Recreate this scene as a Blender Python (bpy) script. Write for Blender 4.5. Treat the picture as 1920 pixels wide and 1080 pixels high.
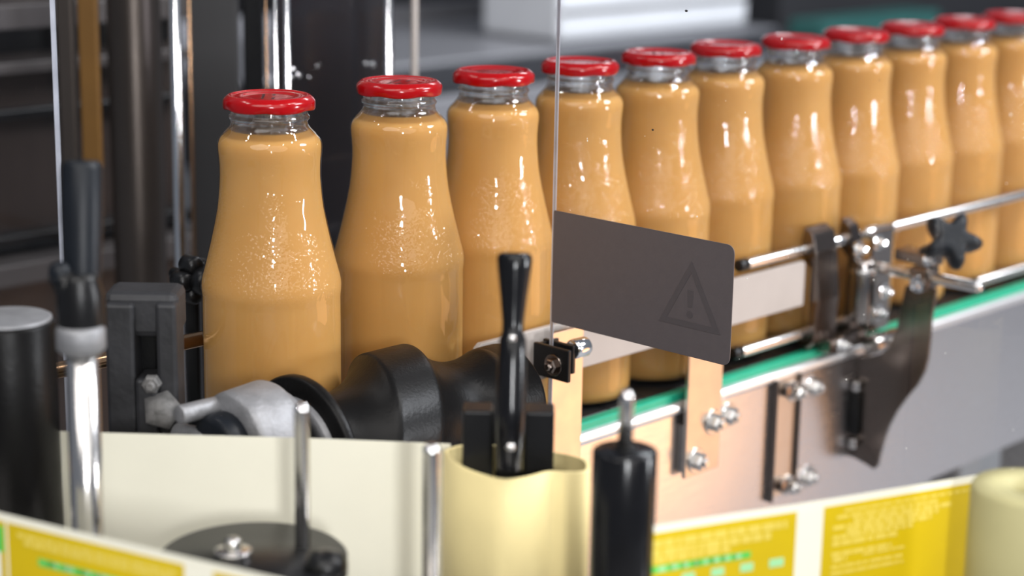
import bpy, bmesh, math, random
from mathutils import Vector, Matrix

random.seed(7)
for o in list(bpy.data.objects):
    bpy.data.objects.remove(o)
scene = bpy.context.scene
COL = scene.collection
PI = math.pi

# ------------------------------------------------------------------ camera
# world: X runs along the bottle conveyor, Y away from the viewer across it, Z up; chain top is z = 0
F, PITCH, YAW, ROLL = 3545.107, 0.235940, 0.813743, 0.017255
CAM = Vector((-0.770056, -0.822324, 0.372253))
fw = Vector((math.sin(YAW)*math.cos(PITCH), math.cos(YAW)*math.cos(PITCH), -math.sin(PITCH)))
r0 = Vector((math.cos(YAW), -math.sin(YAW), 0)); u0 = r0.cross(fw)
RT = r0*math.cos(ROLL) + u0*math.sin(ROLL)
UP = u0*math.cos(ROLL) - r0*math.sin(ROLL)
HF = Vector((math.sin(YAW), math.cos(YAW), 0)); HR = r0.copy()
cam_d = bpy.data.cameras.new('camera')
cam = bpy.data.objects.new('camera', cam_d); COL.objects.link(cam)
cam.matrix_world = Matrix(((RT.x, UP.x, -fw.x, CAM.x), (RT.y, UP.y, -fw.y, CAM.y), (RT.z, UP.z, -fw.z, CAM.z), (0, 0, 0, 1)))
cam_d.sensor_width = 36; cam_d.lens = F/1920*36
cam_d.clip_start = 0.02; cam_d.clip_end = 60
cam_d.dof.use_dof = True; cam_d.dof.focus_distance = 1.075; cam_d.dof.aperture_fstop = 4.6
scene.camera = cam

# ------------------------------------------------------------------ world and lamps
w = bpy.data.worlds.new('hall_air'); scene.world = w; w.use_nodes = True
bg = w.node_tree.nodes['Background']; bg.inputs[0].default_value = (0.62, 0.68, 0.80, 1); bg.inputs[1].default_value = 0.34

def lamp(name, loc, target, power, size, color=(1, 1, 1), shape='DISK', size_y=None):
    d = bpy.data.lights.new(name, 'AREA'); d.energy = power; d.color = color; d.shape = shape; d.size = size
    if size_y: d.size_y = size_y
    o = bpy.data.objects.new(name, d); COL.objects.link(o); o.location = loc
    o.rotation_euler = (Vector(target)-Vector(loc)).to_track_quat('-Z', 'Y').to_euler()
    return o
# high-bay lamps of the hall in a row over the machine, added fills on the viewer's side, an added warm fill low at the front
for az, p in ((-100, 2.5), (-76, 3.0), (2, 4.0), (44, 6.0), (74, 8.0), (98, 8.0)):
    a = math.radians(az); dx = -0.727*math.cos(a)+0.687*math.sin(a); dy = -0.687*math.cos(a)-0.727*math.sin(a)
    lamp('high_bay_lamp', (0.05+1.25*dx, 1.25*dy, 1.95), (0.1, 0, 0.1), p, 0.10, (1.0, 0.97, 0.94))
lamp('overhead_fill', (-1.7, -0.75, 1.7), (0.1, 0, 0.1), 25, 1.5, (1.0, 0.96, 0.92))  # added soft fill that evens out the bottle sides, no known fitting
lamp('frontal_fill', (-1.0, -2.4, 1.65), (0.1, 0, 0.1), 36, 2.6, (1.0, 0.97, 0.93))  # added frontal fill for the lower bottle bodies, no known window
lamp('tube_lamp', (0.80, -1.36, 0.26), (0.05, 0, 0.15), 12, 0.085, (0.95, 0.97, 1.0), 'RECTANGLE', 0.24)
lamp('tube_lamp', (-1.05, -1.38, 0.44), (0.0, 0, 0.15), 11, 0.09, (0.97, 0.98, 1.0), 'RECTANGLE', 0.20)
lamp('added_warm_fill', (0.78, -0.72, -0.24), (0.15, -0.06, -0.02), 1.6, 0.45, (1.0, 0.46, 0.14))  # added to give the steel plates their orange reflections
lamp('floor_fill', (2.6, -2.4, 2.6), (2.4, -1.8, -0.9), 210, 1.5, (0.92, 0.95, 1.0))  # added to light the floor that the side plate mirrors
lamp('rear_fill', (1.6, 0.55, 1.3), (1.6, 1.3, 0.0), 12, 0.4, (0.92, 0.96, 1.0))  # added to brighten the white block behind the bottles
scene.cycles.max_bounces = 8; scene.cycles.transparent_max_bounces = 16; scene.cycles.caustics_reflective = False; scene.cycles.caustics_refractive = False
scene.view_settings.view_transform = 'Standard'; scene.view_settings.look = 'None'
scene.view_settings.exposure = -0.12; scene.view_settings.gamma = 1.0
scene.view_settings.use_curve_mapping = False

# ------------------------------------------------------------------ measuring helpers: a photo point on a given plane or distance
def ray(x, y): return fw + RT*((x-960)/F) - UP*((y-540)/F)
def AX(x, y, X): v = ray(x, y); return CAM + v*((X-CAM.x)/v.x)
def AY(x, y, Y): v = ray(x, y); return CAM + v*((Y-CAM.y)/v.y)
def AZ(x, y, Z): v = ray(x, y); return CAM + v*((Z-CAM.z)/v.z)
def AD(x, y, D): return CAM + ray(x, y)*D

# ------------------------------------------------------------------ materials
MATS = {}
def front_only(nt, fr):
    """surface reflection of thin clear sheets: only on the outer face"""
    g = nt.nodes.new('ShaderNodeNewGeometry'); i = nt.nodes.new('ShaderNodeMath'); i.operation = 'SUBTRACT'; i.inputs[0].default_value = 1
    m = nt.nodes.new('ShaderNodeMath'); m.operation = 'MULTIPLY'
    nt.links.new(g.outputs['Backfacing'], i.inputs[1]); nt.links.new(fr.outputs[0], m.inputs[0]); nt.links.new(i.outputs[0], m.inputs[1])
    return m
def mat(name, col, rough=0.5, metal=0.0, var=0.08, vscale=60.0, bump=0.0, bscale=300.0, stretch=(1, 1, 1), coat=0.0, sss=0.0, sssr=(1, .5, .2), spec=0.5, rvar=0.0, col2=None):
    m = bpy.data.materials.new(name); m.use_nodes = True; nt = m.node_tree; N = nt.nodes; Lk = nt.links
    b = N['Principled BSDF']
    b.inputs['Roughness'].default_value = rough; b.inputs['Metallic'].default_value = metal
    b.inputs['Specular IOR Level'].default_value = spec
    b.inputs['Coat Weight'].default_value = coat; b.inputs['Coat Roughness'].default_value = 0.04
    if sss:
        b.inputs['Subsurface Weight'].default_value = sss; b.inputs['Subsurface Radius'].default_value = sssr; b.inputs['Subsurface Scale'].default_value = 0.012
    tc = N.new('ShaderNodeTexCoord'); mp = N.new('ShaderNodeMapping'); mp.inputs['Scale'].default_value = stretch
    Lk.new(tc.outputs['Object'], mp.inputs[0])
    n = N.new('ShaderNodeTexNoise'); n.inputs['Scale'].default_value = vscale; n.inputs['Detail'].default_value = 4
    Lk.new(mp.outputs[0], n.inputs['Vector'])
    mx = N.new('ShaderNodeMix'); mx.data_type = 'RGBA'
    c2 = col2 or tuple(c*(1-var*2.2) for c in col)
    mx.inputs['A'].default_value = (*[min(1, c*(1+var)) for c in col], 1); mx.inputs['B'].default_value = (*c2, 1)
    Lk.new(n.outputs['Fac'], mx.inputs['Factor']); Lk.new(mx.outputs['Result'], b.inputs['Base Color'])
    if rvar:
        mr = N.new('ShaderNodeMapRange'); mr.inputs['To Min'].default_value = max(0.02, rough-rvar); mr.inputs['To Max'].default_value = rough+rvar
        Lk.new(n.outputs['Fac'], mr.inputs['Value']); Lk.new(mr.outputs[0], b.inputs['Roughness'])
    if bump:
        n2 = N.new('ShaderNodeTexNoise'); n2.inputs['Scale'].default_value = bscale; n2.inputs['Detail'].default_value = 3
        Lk.new(mp.outputs[0], n2.inputs['Vector'])
        bp = N.new('ShaderNodeBump'); bp.inputs['Strength'].default_value = bump; bp.inputs['Distance'].default_value = 0.001
        Lk.new(n2.outputs['Fac'], bp.inputs['Height']); Lk.new(bp.outputs[0], b.inputs['Normal'])
    MATS[name] = m; return m

mat('red_lacquer', (0.31, 0.0010, 0.0025), 0.16, 0, 0.05, 200, 0.04, 500, coat=0.0, spec=0.4)
mat('ink_black', (0.012, 0.010, 0.010), 0.5)
mat('stainless', (0.62, 0.60, 0.58), 0.22, 1, 0.06, 120, 0.05, 400, rvar=0.06)
mat('stainless_sheet', (0.72, 0.70, 0.705), 0.25, 1, 0.05, 30, 0.06, 90, (1.2, 1.2, 14), rvar=0.06)
mat('lip_steel', (0.86, 0.85, 0.85), 0.38, 0.9, 0.04, 60)
mat('chrome', (0.80, 0.80, 0.80), 0.10, 1, 0.03, 80)
mat('dark_steel', (0.20, 0.165, 0.145), 0.22, 1, 0.1, 60, 0.03, 300, rvar=0.06)
mat('clamp_steel', (0.34, 0.31, 0.29), 0.18, 1, 0.1, 60)
mat('bracket_steel', (0.66, 0.58, 0.50), 0.30, 1, 0.07, 90, 0.06, 300, rvar=0.05)
mat('cast_aluminium', (0.30, 0.30, 0.31), 0.55, 0.6, 0.18, 120, 0.4, 400)
mat('worn_metal', (0.15, 0.145, 0.14), 0.65, 0.2, 0.7, 150, 0.6, 200)
mat('black_rubber', (0.0045, 0.0042, 0.0042), 0.38, 0, 0.25, 60, 0.16, 500, rvar=0.10, spec=0.16)
mat('black_plastic', (0.006, 0.006, 0.0065), 0.33, 0, 0.2, 80, 0.10, 700, spec=0.3)
mat('black_gloss', (0.006, 0.006, 0.007), 0.18, 0, 0.2, 80, spec=0.3)
mat('blue_black_plastic', (0.0075, 0.0095, 0.013), 0.40, 0, 0.15, 60, 0.05, 500, spec=0.22)
mat('grey_black_casting', (0.026, 0.026, 0.029), 0.55, 0.2, 0.5, 45, 0.3, 200)
mat('green_plastic', (0.012, 0.36, 0.21), 0.38, 0, 0.08, 60)
mat('chain_black', (0.014, 0.014, 0.015), 0.42, 0, 0.2, 90, 0.08, 400)
mat('liner_paper', (0.83, 0.80, 0.66), 0.62, 0, 0.03, 25, 0.05, 300, spec=0.3)
mat('hub_paper', (0.90, 0.75, 0.37), 0.55, 0, 0.05, 40, 0.05, 300, spec=0.3)
mat('shaded_roll_paper', (0.44, 0.40, 0.20), 0.6, 0, 0.06, 40, 0.05, 300, spec=0.3)  # cream paper darkened, the shade on the roll put into its colour
mat('label_yellow', (0.66, 0.47, 0.003), 0.42, 0, 0.10, 18, spec=0.4)
mat('label_pale', (0.74, 0.58, 0.10), 0.5, 0, 0.05, 40, spec=0.3)
mat('label_green', (0.10, 0.55, 0.08), 0.45, 0, 0.05, 60)
mat('label_mint', (0.36, 0.72, 0.36), 0.45, 0, 0.05, 60)
mat('label_white', (0.85, 0.85, 0.80), 0.5, 0, 0.03, 60)
mat('sticker_grey', (0.088, 0.076, 0.080), 0.40, 0, 0.05, 220, 0.06, 700)
mat('sticker_mark', (0.070, 0.062, 0.066), 0.40, 0, 0.05, 220, 0.06, 700)
mat('guide_plastic', (0.40, 0.355, 0.325), 0.35, 0, 0.05, 40)
mat('panel_edge', (0.72, 0.74, 0.80), 0.3, 0, 0.25, 60)
_n = MATS['panel_edge'].node_tree; _t = _n.nodes.new('ShaderNodeBsdfTranslucent'); _t.inputs[0].default_value = (0.7, 0.72, 0.8, 1); _m = _n.nodes.new('ShaderNodeMixShader')
_n.links.new(_n.nodes['Principled BSDF'].outputs[0], _m.inputs[1]); _n.links.new(_t.outputs[0], _m.inputs[2]); _n.links.new(_m.outputs[0], _n.nodes['Material Output'].inputs[0])
mat('cabinet_brown', (0.036, 0.025, 0.021), 0.40, 0.2, 0.2, 12)
mat('cabinet_grey', (0.085, 0.075, 0.073), 0.45, 0.4, 0.1, 12)
mat('gunmetal', (0.075, 0.062, 0.054), 0.34, 0.8, 0.12, 14, 0.03, 100, rvar=0.05)
mat('slate_panel', (0.045, 0.044, 0.045), 0.5, 0.3, 0.1, 14)
mat('dark_clad', (0.040, 0.036, 0.037), 0.45, 0.3, 0.2, 8)
mat('amber_reflection', (0.16, 0.075, 0.012), 0.45, 0.3, 0.15, 20)  # reflection on the steel post, painted as an amber colour
mat('brown_rod', (0.42, 0.26, 0.15), 0.20, 1, 0.08, 40)
mat('teal_paint', (0.02, 0.11, 0.10), 0.5, 0, 0.15, 20)
mat('hall_dark', (0.020, 0.020, 0.024), 0.7, 0, 0.2, 6)
mat('hall_floor', (0.36, 0.36, 0.37), 0.6, 0, 0.15, 4)
mat('hood_steel', (0.36, 0.36, 0.385), 0.42, 0.55, 0.12, 9, rvar=0.08)
mat('glare_white', (0.80, 0.82, 0.86), 0.35, 0, 0.05, 9)  # white that paints the glare behind the bottles
mat('hood_dark', (0.05, 0.052, 0.06), 0.5, 0.4, 0.15, 9)

def glass_body():
    m = bpy.data.materials.new('bottle_glass'); m.use_nodes = True; nt = m.node_tree; N = nt.nodes; Lk = nt.links
    N.clear(); out = N.new('ShaderNodeOutputMaterial')
    tr = N.new('ShaderNodeBsdfTransparent'); tr.inputs[0].default_value = (0.97, 0.975, 0.97, 1)
    gl = N.new('ShaderNodeBsdfGlossy'); gl.inputs['Roughness'].default_value = 0.03
    fr = N.new('ShaderNodeFresnel'); fr.inputs['IOR'].default_value = 1.46
    mx = N.new('ShaderNodeMixShader')
    tc = N.new('ShaderNodeTexCoord'); oi = N.new('ShaderNodeObjectInfo')
    sh = N.new('ShaderNodeVectorMath'); sh.operation = 'MULTIPLY_ADD'
    sh.inputs[1].default_value = (1, 1, 1)
    cmb = N.new('ShaderNodeCombineXYZ'); ml = N.new('ShaderNodeMath'); ml.operation = 'MULTIPLY'; ml.inputs[1].default_value = 3.7
    Lk.new(oi.outputs['Random'], ml.inputs[0]); Lk.new(ml.outputs[0], cmb.inputs[0]); Lk.new(ml.outputs[0], cmb.inputs[1])
    Lk.new(tc.outputs['Object'], sh.inputs[0]); Lk.new(cmb.outputs[0], sh.inputs[2])
    sp = N.new('ShaderNodeSeparateXYZ'); Lk.new(tc.outputs['Object'], sp.inputs[0])
    # fine beads of condensation in a band over the shoulder line, gathered in drifts, thinning upwards
    vo = N.new('ShaderNodeTexVoronoi'); vo.feature = 'F1'; vo.inputs['Scale'].default_value = 520; Lk.new(sh.outputs[0], vo.inputs['Vector'])
    r1 = N.new('ShaderNodeMapRange'); r1.interpolation_type = 'SMOOTHSTEP'; r1.inputs['From Min'].default_value = 0.0; r1.inputs['From Max'].default_value = 0.55; r1.inputs['To Min'].default_value = 1; r1.inputs['To Max'].default_value = 0
    Lk.new(vo.outputs['Distance'], r1.inputs['Value'])
    big = N.new('ShaderNodeTexNoise'); big.inputs['Scale'].default_value = 60; big.inputs['Detail'].default_value = 3; Lk.new(sh.outputs[0], big.inputs['Vector'])
    za = N.new('ShaderNodeMapRange'); za.inputs['From Min'].default_value = 0.1155; za.inputs['From Max'].default_value = 0.1185; Lk.new(sp.outputs['Z'], za.inputs['Value'])
    zb = N.new('ShaderNodeMapRange'); zb.inputs['From Min'].default_value = 0.128; zb.inputs['From Max'].default_value = 0.185; zb.inputs['To Min'].default_value = 0.78; zb.inputs['To Max'].default_value = 0.40; Lk.new(sp.outputs['Z'], zb.inputs['Value'])
    th = N.new('ShaderNodeMath'); th.operation = 'SUBTRACT'; Lk.new(zb.outputs[0], th.inputs[0]); Lk.new(big.outputs['Fac'], th.inputs[1])
    tg = N.new('ShaderNodeMapRange'); tg.inputs['From Min'].default_value = 0.0; tg.inputs['From Max'].default_value = 0.10; Lk.new(th.outputs[0], tg.inputs['Value'])
    zm = N.new('ShaderNodeMath'); zm.operation = 'MULTIPLY'; Lk.new(za.outputs[0], zm.inputs[0]); Lk.new(tg.outputs[0], zm.inputs[1])
    hb = N.new('ShaderNodeMath'); hb.operation = 'MULTIPLY'; Lk.new(r1.outputs[0], hb.inputs[0]); Lk.new(zm.outputs[0], hb.inputs[1])
    bp = N.new('ShaderNodeBump'); bp.inputs['Strength'].default_value = 1.0; bp.inputs['Distance'].default_value = 0.0003
    Lk.new(hb.outputs[0], bp.inputs['Height'])
    wv = N.new('ShaderNodeTexNoise'); wv.inputs['Scale'].default_value = 70; wv.inputs['Detail'].default_value = 1
    Lk.new(sh.outputs[0], wv.inputs['Vector'])
    wu = N.new('ShaderNodeMapRange'); wu.inputs['From Min'].default_value = 0.112; wu.inputs['From Max'].default_value = 0.14; wu.inputs['To Min'].default_value = 0.12; wu.inputs['To Max'].default_value = 0.55; Lk.new(sp.outputs['Z'], wu.inputs['Value'])
    wm = N.new('ShaderNodeMath'); wm.operation = 'MULTIPLY'; Lk.new(wv.outputs['Fac'], wm.inputs[0]); Lk.new(wu.outputs[0], wm.inputs[1])
    b2 = N.new('ShaderNodeBump'); b2.inputs['Strength'].default_value = 0.5; b2.inputs['Distance'].default_value = 0.003
    Lk.new(wm.outputs[0], b2.inputs['Height']); Lk.new(bp.outputs[0], b2.inputs['Normal'])
    # glints: small facets of the beads, tilted at random
    v2 = N.new('ShaderNodeTexVoronoi'); v2.feature = 'F1'; v2.inputs['Scale'].default_value = 820; Lk.new(sh.outputs[0], v2.inputs['Vector'])
    lt = N.new('ShaderNodeMath'); lt.operation = 'LESS_THAN'; lt.inputs[1].default_value = 0.46; Lk.new(v2.outputs['Distance'], lt.inputs[0])
    mk = N.new('ShaderNodeMath'); mk.operation = 'MULTIPLY'; Lk.new(lt.outputs[0], mk.inputs[0]); Lk.new(zm.outputs[0], mk.inputs[1])
    am = N.new('ShaderNodeMath'); am.operation = 'MULTIPLY'; am.inputs[1].default_value = 0.50; Lk.new(mk.outputs[0], am.inputs[0])
    ce = N.new('ShaderNodeVectorMath'); ce.operation = 'SUBTRACT'; ce.inputs[1].default_value = (0.5, 0.5, 0.5); Lk.new(v2.outputs['Color'], ce.inputs[0])
    sc_ = N.new('ShaderNodeVectorMath'); sc_.operation = 'SCALE'; Lk.new(ce.outputs[0], sc_.inputs[0]); Lk.new(am.outputs[0], sc_.inputs['Scale'])
    ad = N.new('ShaderNodeVectorMath'); ad.operation = 'ADD'; Lk.new(b2.outputs[0], ad.inputs[0]); Lk.new(sc_.outputs[0], ad.inputs[1])
    no = N.new('ShaderNodeVectorMath'); no.operation = 'NORMALIZE'; Lk.new(ad.outputs[0], no.inputs[0])
    Lk.new(no.outputs[0], gl.inputs['Normal'])
    Lk.new(front_only(nt, fr).outputs[0], mx.inputs[0]); Lk.new(tr.outputs[0], mx.inputs[1]); Lk.new(gl.outputs[0], mx.inputs[2]); Lk.new(mx.outputs[0], out.inputs[0])
    MATS['bottle_glass'] = m
    # neck: true refracting glass with inner and outer wall
    m = bpy.data.materials.new('neck_glass'); m.use_nodes = True; b = m.node_tree.nodes['Principled BSDF']; N = m.node_tree.nodes; Lk = m.node_tree.links
    b.inputs['Base Color'].default_value = (0.97, 0.98, 0.98, 1); b.inputs['Roughness'].default_value = 0.0; b.inputs['IOR'].default_value = 1.48; b.inputs['Transmission Weight'].default_value = 1
    n = N.new('ShaderNodeTexNoise'); n.inputs['Scale'].default_value = 90; bpn = N.new('ShaderNodeBump'); bpn.inputs['Strength'].default_value = 0.25; bpn.inputs['Distance'].default_value = 0.002
    tc = N.new('ShaderNodeTexCoord'); Lk.new(tc.outputs['Object'], n.inputs['Vector']); Lk.new(n.outputs['Fac'], bpn.inputs['Height']); Lk.new(bpn.outputs[0], b.inputs['Normal'])
    tr = N.new('ShaderNodeBsdfTransparent'); gl = N.new('ShaderNodeBsdfGlossy'); gl.inputs['Roughness'].default_value = 0.03
    fr = N.new('ShaderNodeFresnel'); fr.inputs['IOR'].default_value = 1.4; m1 = N.new('ShaderNodeMixShader'); m2 = N.new('ShaderNodeMixShader'); m2.inputs[0].default_value = 0.45
    Lk.new(bpn.outputs[0], gl.inputs['Normal'])
    Lk.new(front_only(m.node_tree, fr).outputs[0], m1.inputs[0]); Lk.new(tr.outputs[0], m1.inputs[1]); Lk.new(gl.outputs[0], m1.inputs[2])
    Lk.new(m1.outputs[0], m2.inputs[1]); Lk.new(b.outputs[0], m2.inputs[2]); Lk.new(m2.outputs[0], N['Material Output'].inputs[0])
    MATS['neck_glass'] = m
glass_body()

def juice_mat():
    m = mat('juice', (0.475, 0.262, 0.090), 0.55, 0, 0.03, 22, sss=0.6, sssr=(1.0, 0.85, 0.6), spec=0.12, col2=(0.41, 0.200, 0.046))
    m.node_tree.nodes['Principled BSDF'].inputs['Subsurface Scale'].default_value = 0.018
juice_mat()

def see_through_only(name):
    m = bpy.data.materials.new(name); m.use_nodes = True; nt = m.node_tree; nt.nodes.clear()
    out = nt.nodes.new('ShaderNodeOutputMaterial'); tr = nt.nodes.new('ShaderNodeBsdfTransparent'); tr.inputs[0].default_value = (0.985, 0.987, 0.99, 1)
    nt.links.new(tr.outputs[0], out.inputs[0]); MATS[name] = m
see_through_only('acrylic_rear')
def clear_panel(name, tint):
    m = bpy.data.materials.new(name); m.use_nodes = True; nt = m.node_tree; N = nt.nodes; Lk = nt.links; N.clear()
    out = N.new('ShaderNodeOutputMaterial'); tr = N.new('ShaderNodeBsdfTransparent'); tr.inputs[0].default_value = (*tint, 1)
    gl = N.new('ShaderNodeBsdfGlossy'); gl.inputs['Roughness'].default_value = 0.02
    fr = N.new('ShaderNodeFresnel'); fr.inputs['IOR'].default_value = 1.35
    tc = N.new('ShaderNodeTexCoord'); n = N.new('ShaderNodeTexNoise'); n.inputs['Scale'].default_value = 14
    bp = N.new('ShaderNodeBump'); bp.inputs['Strength'].default_value = 0.03; bp.inputs['Distance'].default_value = 0.002
    Lk.new(tc.outputs['Object'], n.inputs['Vector']); Lk.new(n.outputs['Fac'], bp.inputs['Height']); Lk.new(bp.outputs[0], gl.inputs['Normal'])
    mx = N.new('ShaderNodeMixShader'); Lk.new(front_only(nt, fr).outputs[0], mx.inputs[0]); Lk.new(tr.outputs[0], mx.inputs[1]); Lk.new(gl.outputs[0], mx.inputs[2]); Lk.new(mx.outputs[0], out.inputs[0])
    MATS[name] = m
clear_panel('acrylic', (0.965, 0.97, 0.975))
clear_panel('acrylic_grey', (0.80, 0.80, 0.84))

# ------------------------------------------------------------------ mesh helpers
def bxm(bm, lo, hi, mi=0):
    vs = [bm.verts.new((x, y, z)) for x in (lo[0], hi[0]) for y in (lo[1], hi[1]) for z in (lo[2], hi[2])]
    for f in ((0, 1, 3, 2), (4, 6, 7, 5), (0, 4, 5, 1), (2, 3, 7, 6), (0, 2, 6, 4), (1, 5, 7, 3)):
        fa = bm.faces.new([vs[i] for i in f]); fa.material_index = mi
    return vs
def box(lo, hi, bev=0.0, seg=2):
    bm = bmesh.new(); lo2 = [min(a, b) for a, b in zip(lo, hi)]; hi2 = [max(a, b) for a, b in zip(lo, hi)]
    bxm(bm, lo2, hi2)
    if bev: bmesh.ops.bevel(bm, geom=bm.edges[:], offset=bev, segments=seg, affect='EDGES', profile=0.5)
    return bm
def obox(c, ax, ay, az, bev=0.0):
    """box centred at c with half-axis vectors"""
    bm = bmesh.new(); c = Vector(c); ax = Vector(ax); ay = Vector(ay); az = Vector(az)
    bxm(bm, (-1, -1, -1), (1, 1, 1))
    for v in bm.verts: v.co = c + ax*v.co.x + ay*v.co.y + az*v.co.z
    bmesh.ops.recalc_face_normals(bm, faces=bm.faces[:])
    if bev: bmesh.ops.bevel(bm, geom=bm.edges[:], offset=bev, segments=2, affect='EDGES', profile=0.5)
    return bm
def frame(axis):
    a = Vector(axis).normalized(); t = Vector((0, 0, 1)) if abs(a.z) < 0.9 else Vector((1, 0, 0))
    u = t.cross(a).normalized(); v = a.cross(u); return a, u, v
def lathe(p0, axis, prof, seg=32, bm=None, mi=None, closed=False):
    """prof: list of (distance along axis, radius)"""
    bm = bm or bmesh.new(); a, u, v = frame(axis); p0 = Vector(p0); rings = []
    for t, r in prof:
        if r < 1e-7: rings.append([bm.verts.new(p0+a*t)])
        else: rings.append([bm.verts.new(p0+a*t+(u*math.cos(2*PI*k/seg)+v*math.sin(2*PI*k/seg))*r) for k in range(seg)])
    for i in range(len(rings)-1):
        A, B = rings[i], rings[i+1]
        for k in range(seg):
            k2 = (k+1) % seg
            if len(A) == 1 and len(B) == 1: continue
            if len(A) == 1: f = bm.faces.new((A[0], B[k2], B[k]))
            elif len(B) == 1: f = bm.faces.new((A[k], A[k2], B[0]))
            else: f = bm.faces.new((A[k], A[k2], B[k2], B[k]))
            f.smooth = True
            if mi is not None: f.material_index = mi(i)
    return bm
def cyl(p0, p1, r, seg=24, bev=None, r1=None):
    p0 = Vector(p0); p1 = Vector(p1); L = (p1-p0).length; b = bev if bev is not None else min(r*0.18, L*0.2); r1 = r if r1 is None else r1
    return lathe(p0, p1-p0, [(0, 0), (0, r-b), (b*0.3, r-b*0.3), (b, r), (L-b, r1), (L-b*0.3, r1-b*0.3), (L, r1-b), (L, 0)], seg)
def join(*bms):
    a = bms[0]
    for b in bms[1:]:
        me = bpy.data.meshes.new('t'); b.to_mesh(me); b.free(); a.from_mesh(me); bpy.data.meshes.remove(me)
    return a
def prism(pts, d, bev=0.0):
    """outline of points in a plane, given thickness vector d"""
    bm = bmesh.new(); d = Vector(d)
    A = [bm.verts.new(Vector(p)) for p in pts]; B = [bm.verts.new(Vector(p)+d) for p in pts]; n = len(pts)
    bm.faces.new(A); bm.faces.new(B[::-1])
    for i in range(n): bm.faces.new((A[i], B[i], B[(i+1) % n], A[(i+1) % n]))
    bmesh.ops.recalc_face_normals(bm, faces=bm.faces[:])
    if bev: bmesh.ops.bevel(bm, geom=bm.edges[:], offset=bev, segments=2, affect='EDGES', profile=0.5)
    return bm
def spline(pts, n=8):
    pts = [Vector(p) for p in pts]; out = []
    for i in range(len(pts)-1):
        p0 = pts[max(i-1, 0)]; p1 = pts[i]; p2 = pts[i+1]; p3 = pts[min(i+2, len(pts)-1)]
        for k in range(n):
            t = k/n
            out.append(0.5*((2*p1)+(p2-p0)*t+(2*p0-5*p1+4*p2-p3)*t*t+(3*p1-p0-3*p2+p3)*t**3))
    out.append(pts[-1]); return out
def tube(pts, r, seg=12):
    bm = bmesh.new(); pts = [Vector(p) for p in pts]; rings = []
    for i, p in enumerate(pts):
        t = (pts[min(i+1, len(pts)-1)]-pts[max(i-1, 0)]); a, u, v = frame(t)
        rings.append([bm.verts.new(p+(u*math.cos(2*PI*k/seg)+v*math.sin(2*PI*k/seg))*r) for k in range(seg)])
    for A, B in zip(rings, rings[1:]):
        for k in range(seg):
            f = bm.faces.new((A[k], A[(k+1) % seg], B[(k+1) % seg], B[k])); f.smooth = True
    bm.faces.new(rings[0][::-1]); bm.faces.new(rings[-1]); return bm
def hexbolt(p, axis, r=0.006, h=0.006, washer=True):
    """washer, hex head with crown, pointing along axis from the seat point p"""
    a, u, v = frame(axis); p = Vector(p); bms = []
    t = 0
    if washer:
        bms.append(cyl(p-a*0.001, p+a*0.0014, r*1.45, 20)); t = 0.0014
    bms.append(lathe(p+a*t, a, [(0, 0), (0, r), (h*0.75, r), (h, r*0.78), (h, 0)], 6))
    bms.append(lathe(p+a*(t+h-0.0005), a, [(0, r*0.55), (0.0022, r*0.52), (0.003, r*0.38), (0.003, 0)], 14))
    bm = join(*bms)
    for f in bm.faces: f.smooth = False
    return bm

ROOT = {}
def obj(name, bm, m, parent=None, smooth=None, shift=True):
    me = bpy.data.meshes.new(name)
    root = parent
    while root is not None and root.parent is not None: root = root.parent
    if parent is not None and shift and root.name in ROOT:
        bmesh.ops.translate(bm, verts=bm.verts[:], vec=-ROOT[root.name])
    bmesh.ops.recalc_face_normals(bm, faces=bm.faces[:]) if smooth != 'keep' else None
    bm.to_mesh(me); bm.free()
    for mm in (m if isinstance(m, (list, tuple)) else [m]): me.materials.append(MATS[mm])
    o = bpy.data.objects.new(name, me); COL.objects.link(o)
    if parent is not None: o.parent = parent
    return o
def tag(o, label, cat, group=None):
    o['label'] = label; o['category'] = cat
    if group: o['group'] = group
    return o
def thing(name, label, cat, loc=(0, 0, 0), group=None):
    o = bpy.data.objects.new(name, None); COL.objects.link(o); o.location = loc; o.empty_display_size = 0.02
    ROOT[o.name] = Vector(loc); return tag(o, label, cat, group)
def struct(o): o['kind'] = 'structure'; return o
def copy_tree(o, parent=None):
    c = o.copy(); COL.objects.link(c); c.parent = parent
    for ch in list(o.children): copy_tree(ch, c)
    return c

# ================================================================== SETTING
struct(obj('floor', box((-3, -3, -0.92), (7, 6, -0.90)), 'hall_floor'))
struct(obj('wall_back', box((-3, 5.0, -0.9), (7, 5.1, 2.6)), 'hall_dark'))

# ================================================================== CONVEYOR
XL, XR = -0.19, 1.35
conv = thing('conveyor', 'stainless bottle conveyor with black chain and green edge strips', 'conveyor', (0.3, 0, -0.9))
slat_me = None
pitch = 0.0381
for k in range(int((XR-XL)/pitch)):
    x = XL + k*pitch
    if slat_me is None:
        o = obj('chain_slat', box((-pitch/2+0.0006, -0.0415, -0.004), (pitch/2-0.0006, 0.0415, 0.0), 0.0006, 1), 'chain_black')
        slat_me = o.data
    else:
        o = bpy.data.objects.new('chain_slat', slat_me); COL.objects.link(o)
    o.parent = conv; o.location = Vector((x+pitch/2, 0, 0)) - ROOT[conv.name]
for s in (-1, 1):
    obj('edge_strip', box((XL, s*0.0435, -0.012), (XR, s*0.0515, 0.0010), 0.0012), 'green_plastic', conv)
    pl = obj('side_plate', box((XL, s*0.0525, -0.142), (XR, s*0.0550, -0.008)), 'stainless_sheet', conv)
    obj('plate_lip', cyl((XL, s*0.0522, -0.0090), (XR, s*0.0522, -0.0090), 0.0046, 20), 'lip_steel', pl)
obj('belly_pan', box((XL, -0.050, -0.135), (XR, 0.050, -0.130)), 'dark_steel', conv)
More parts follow.
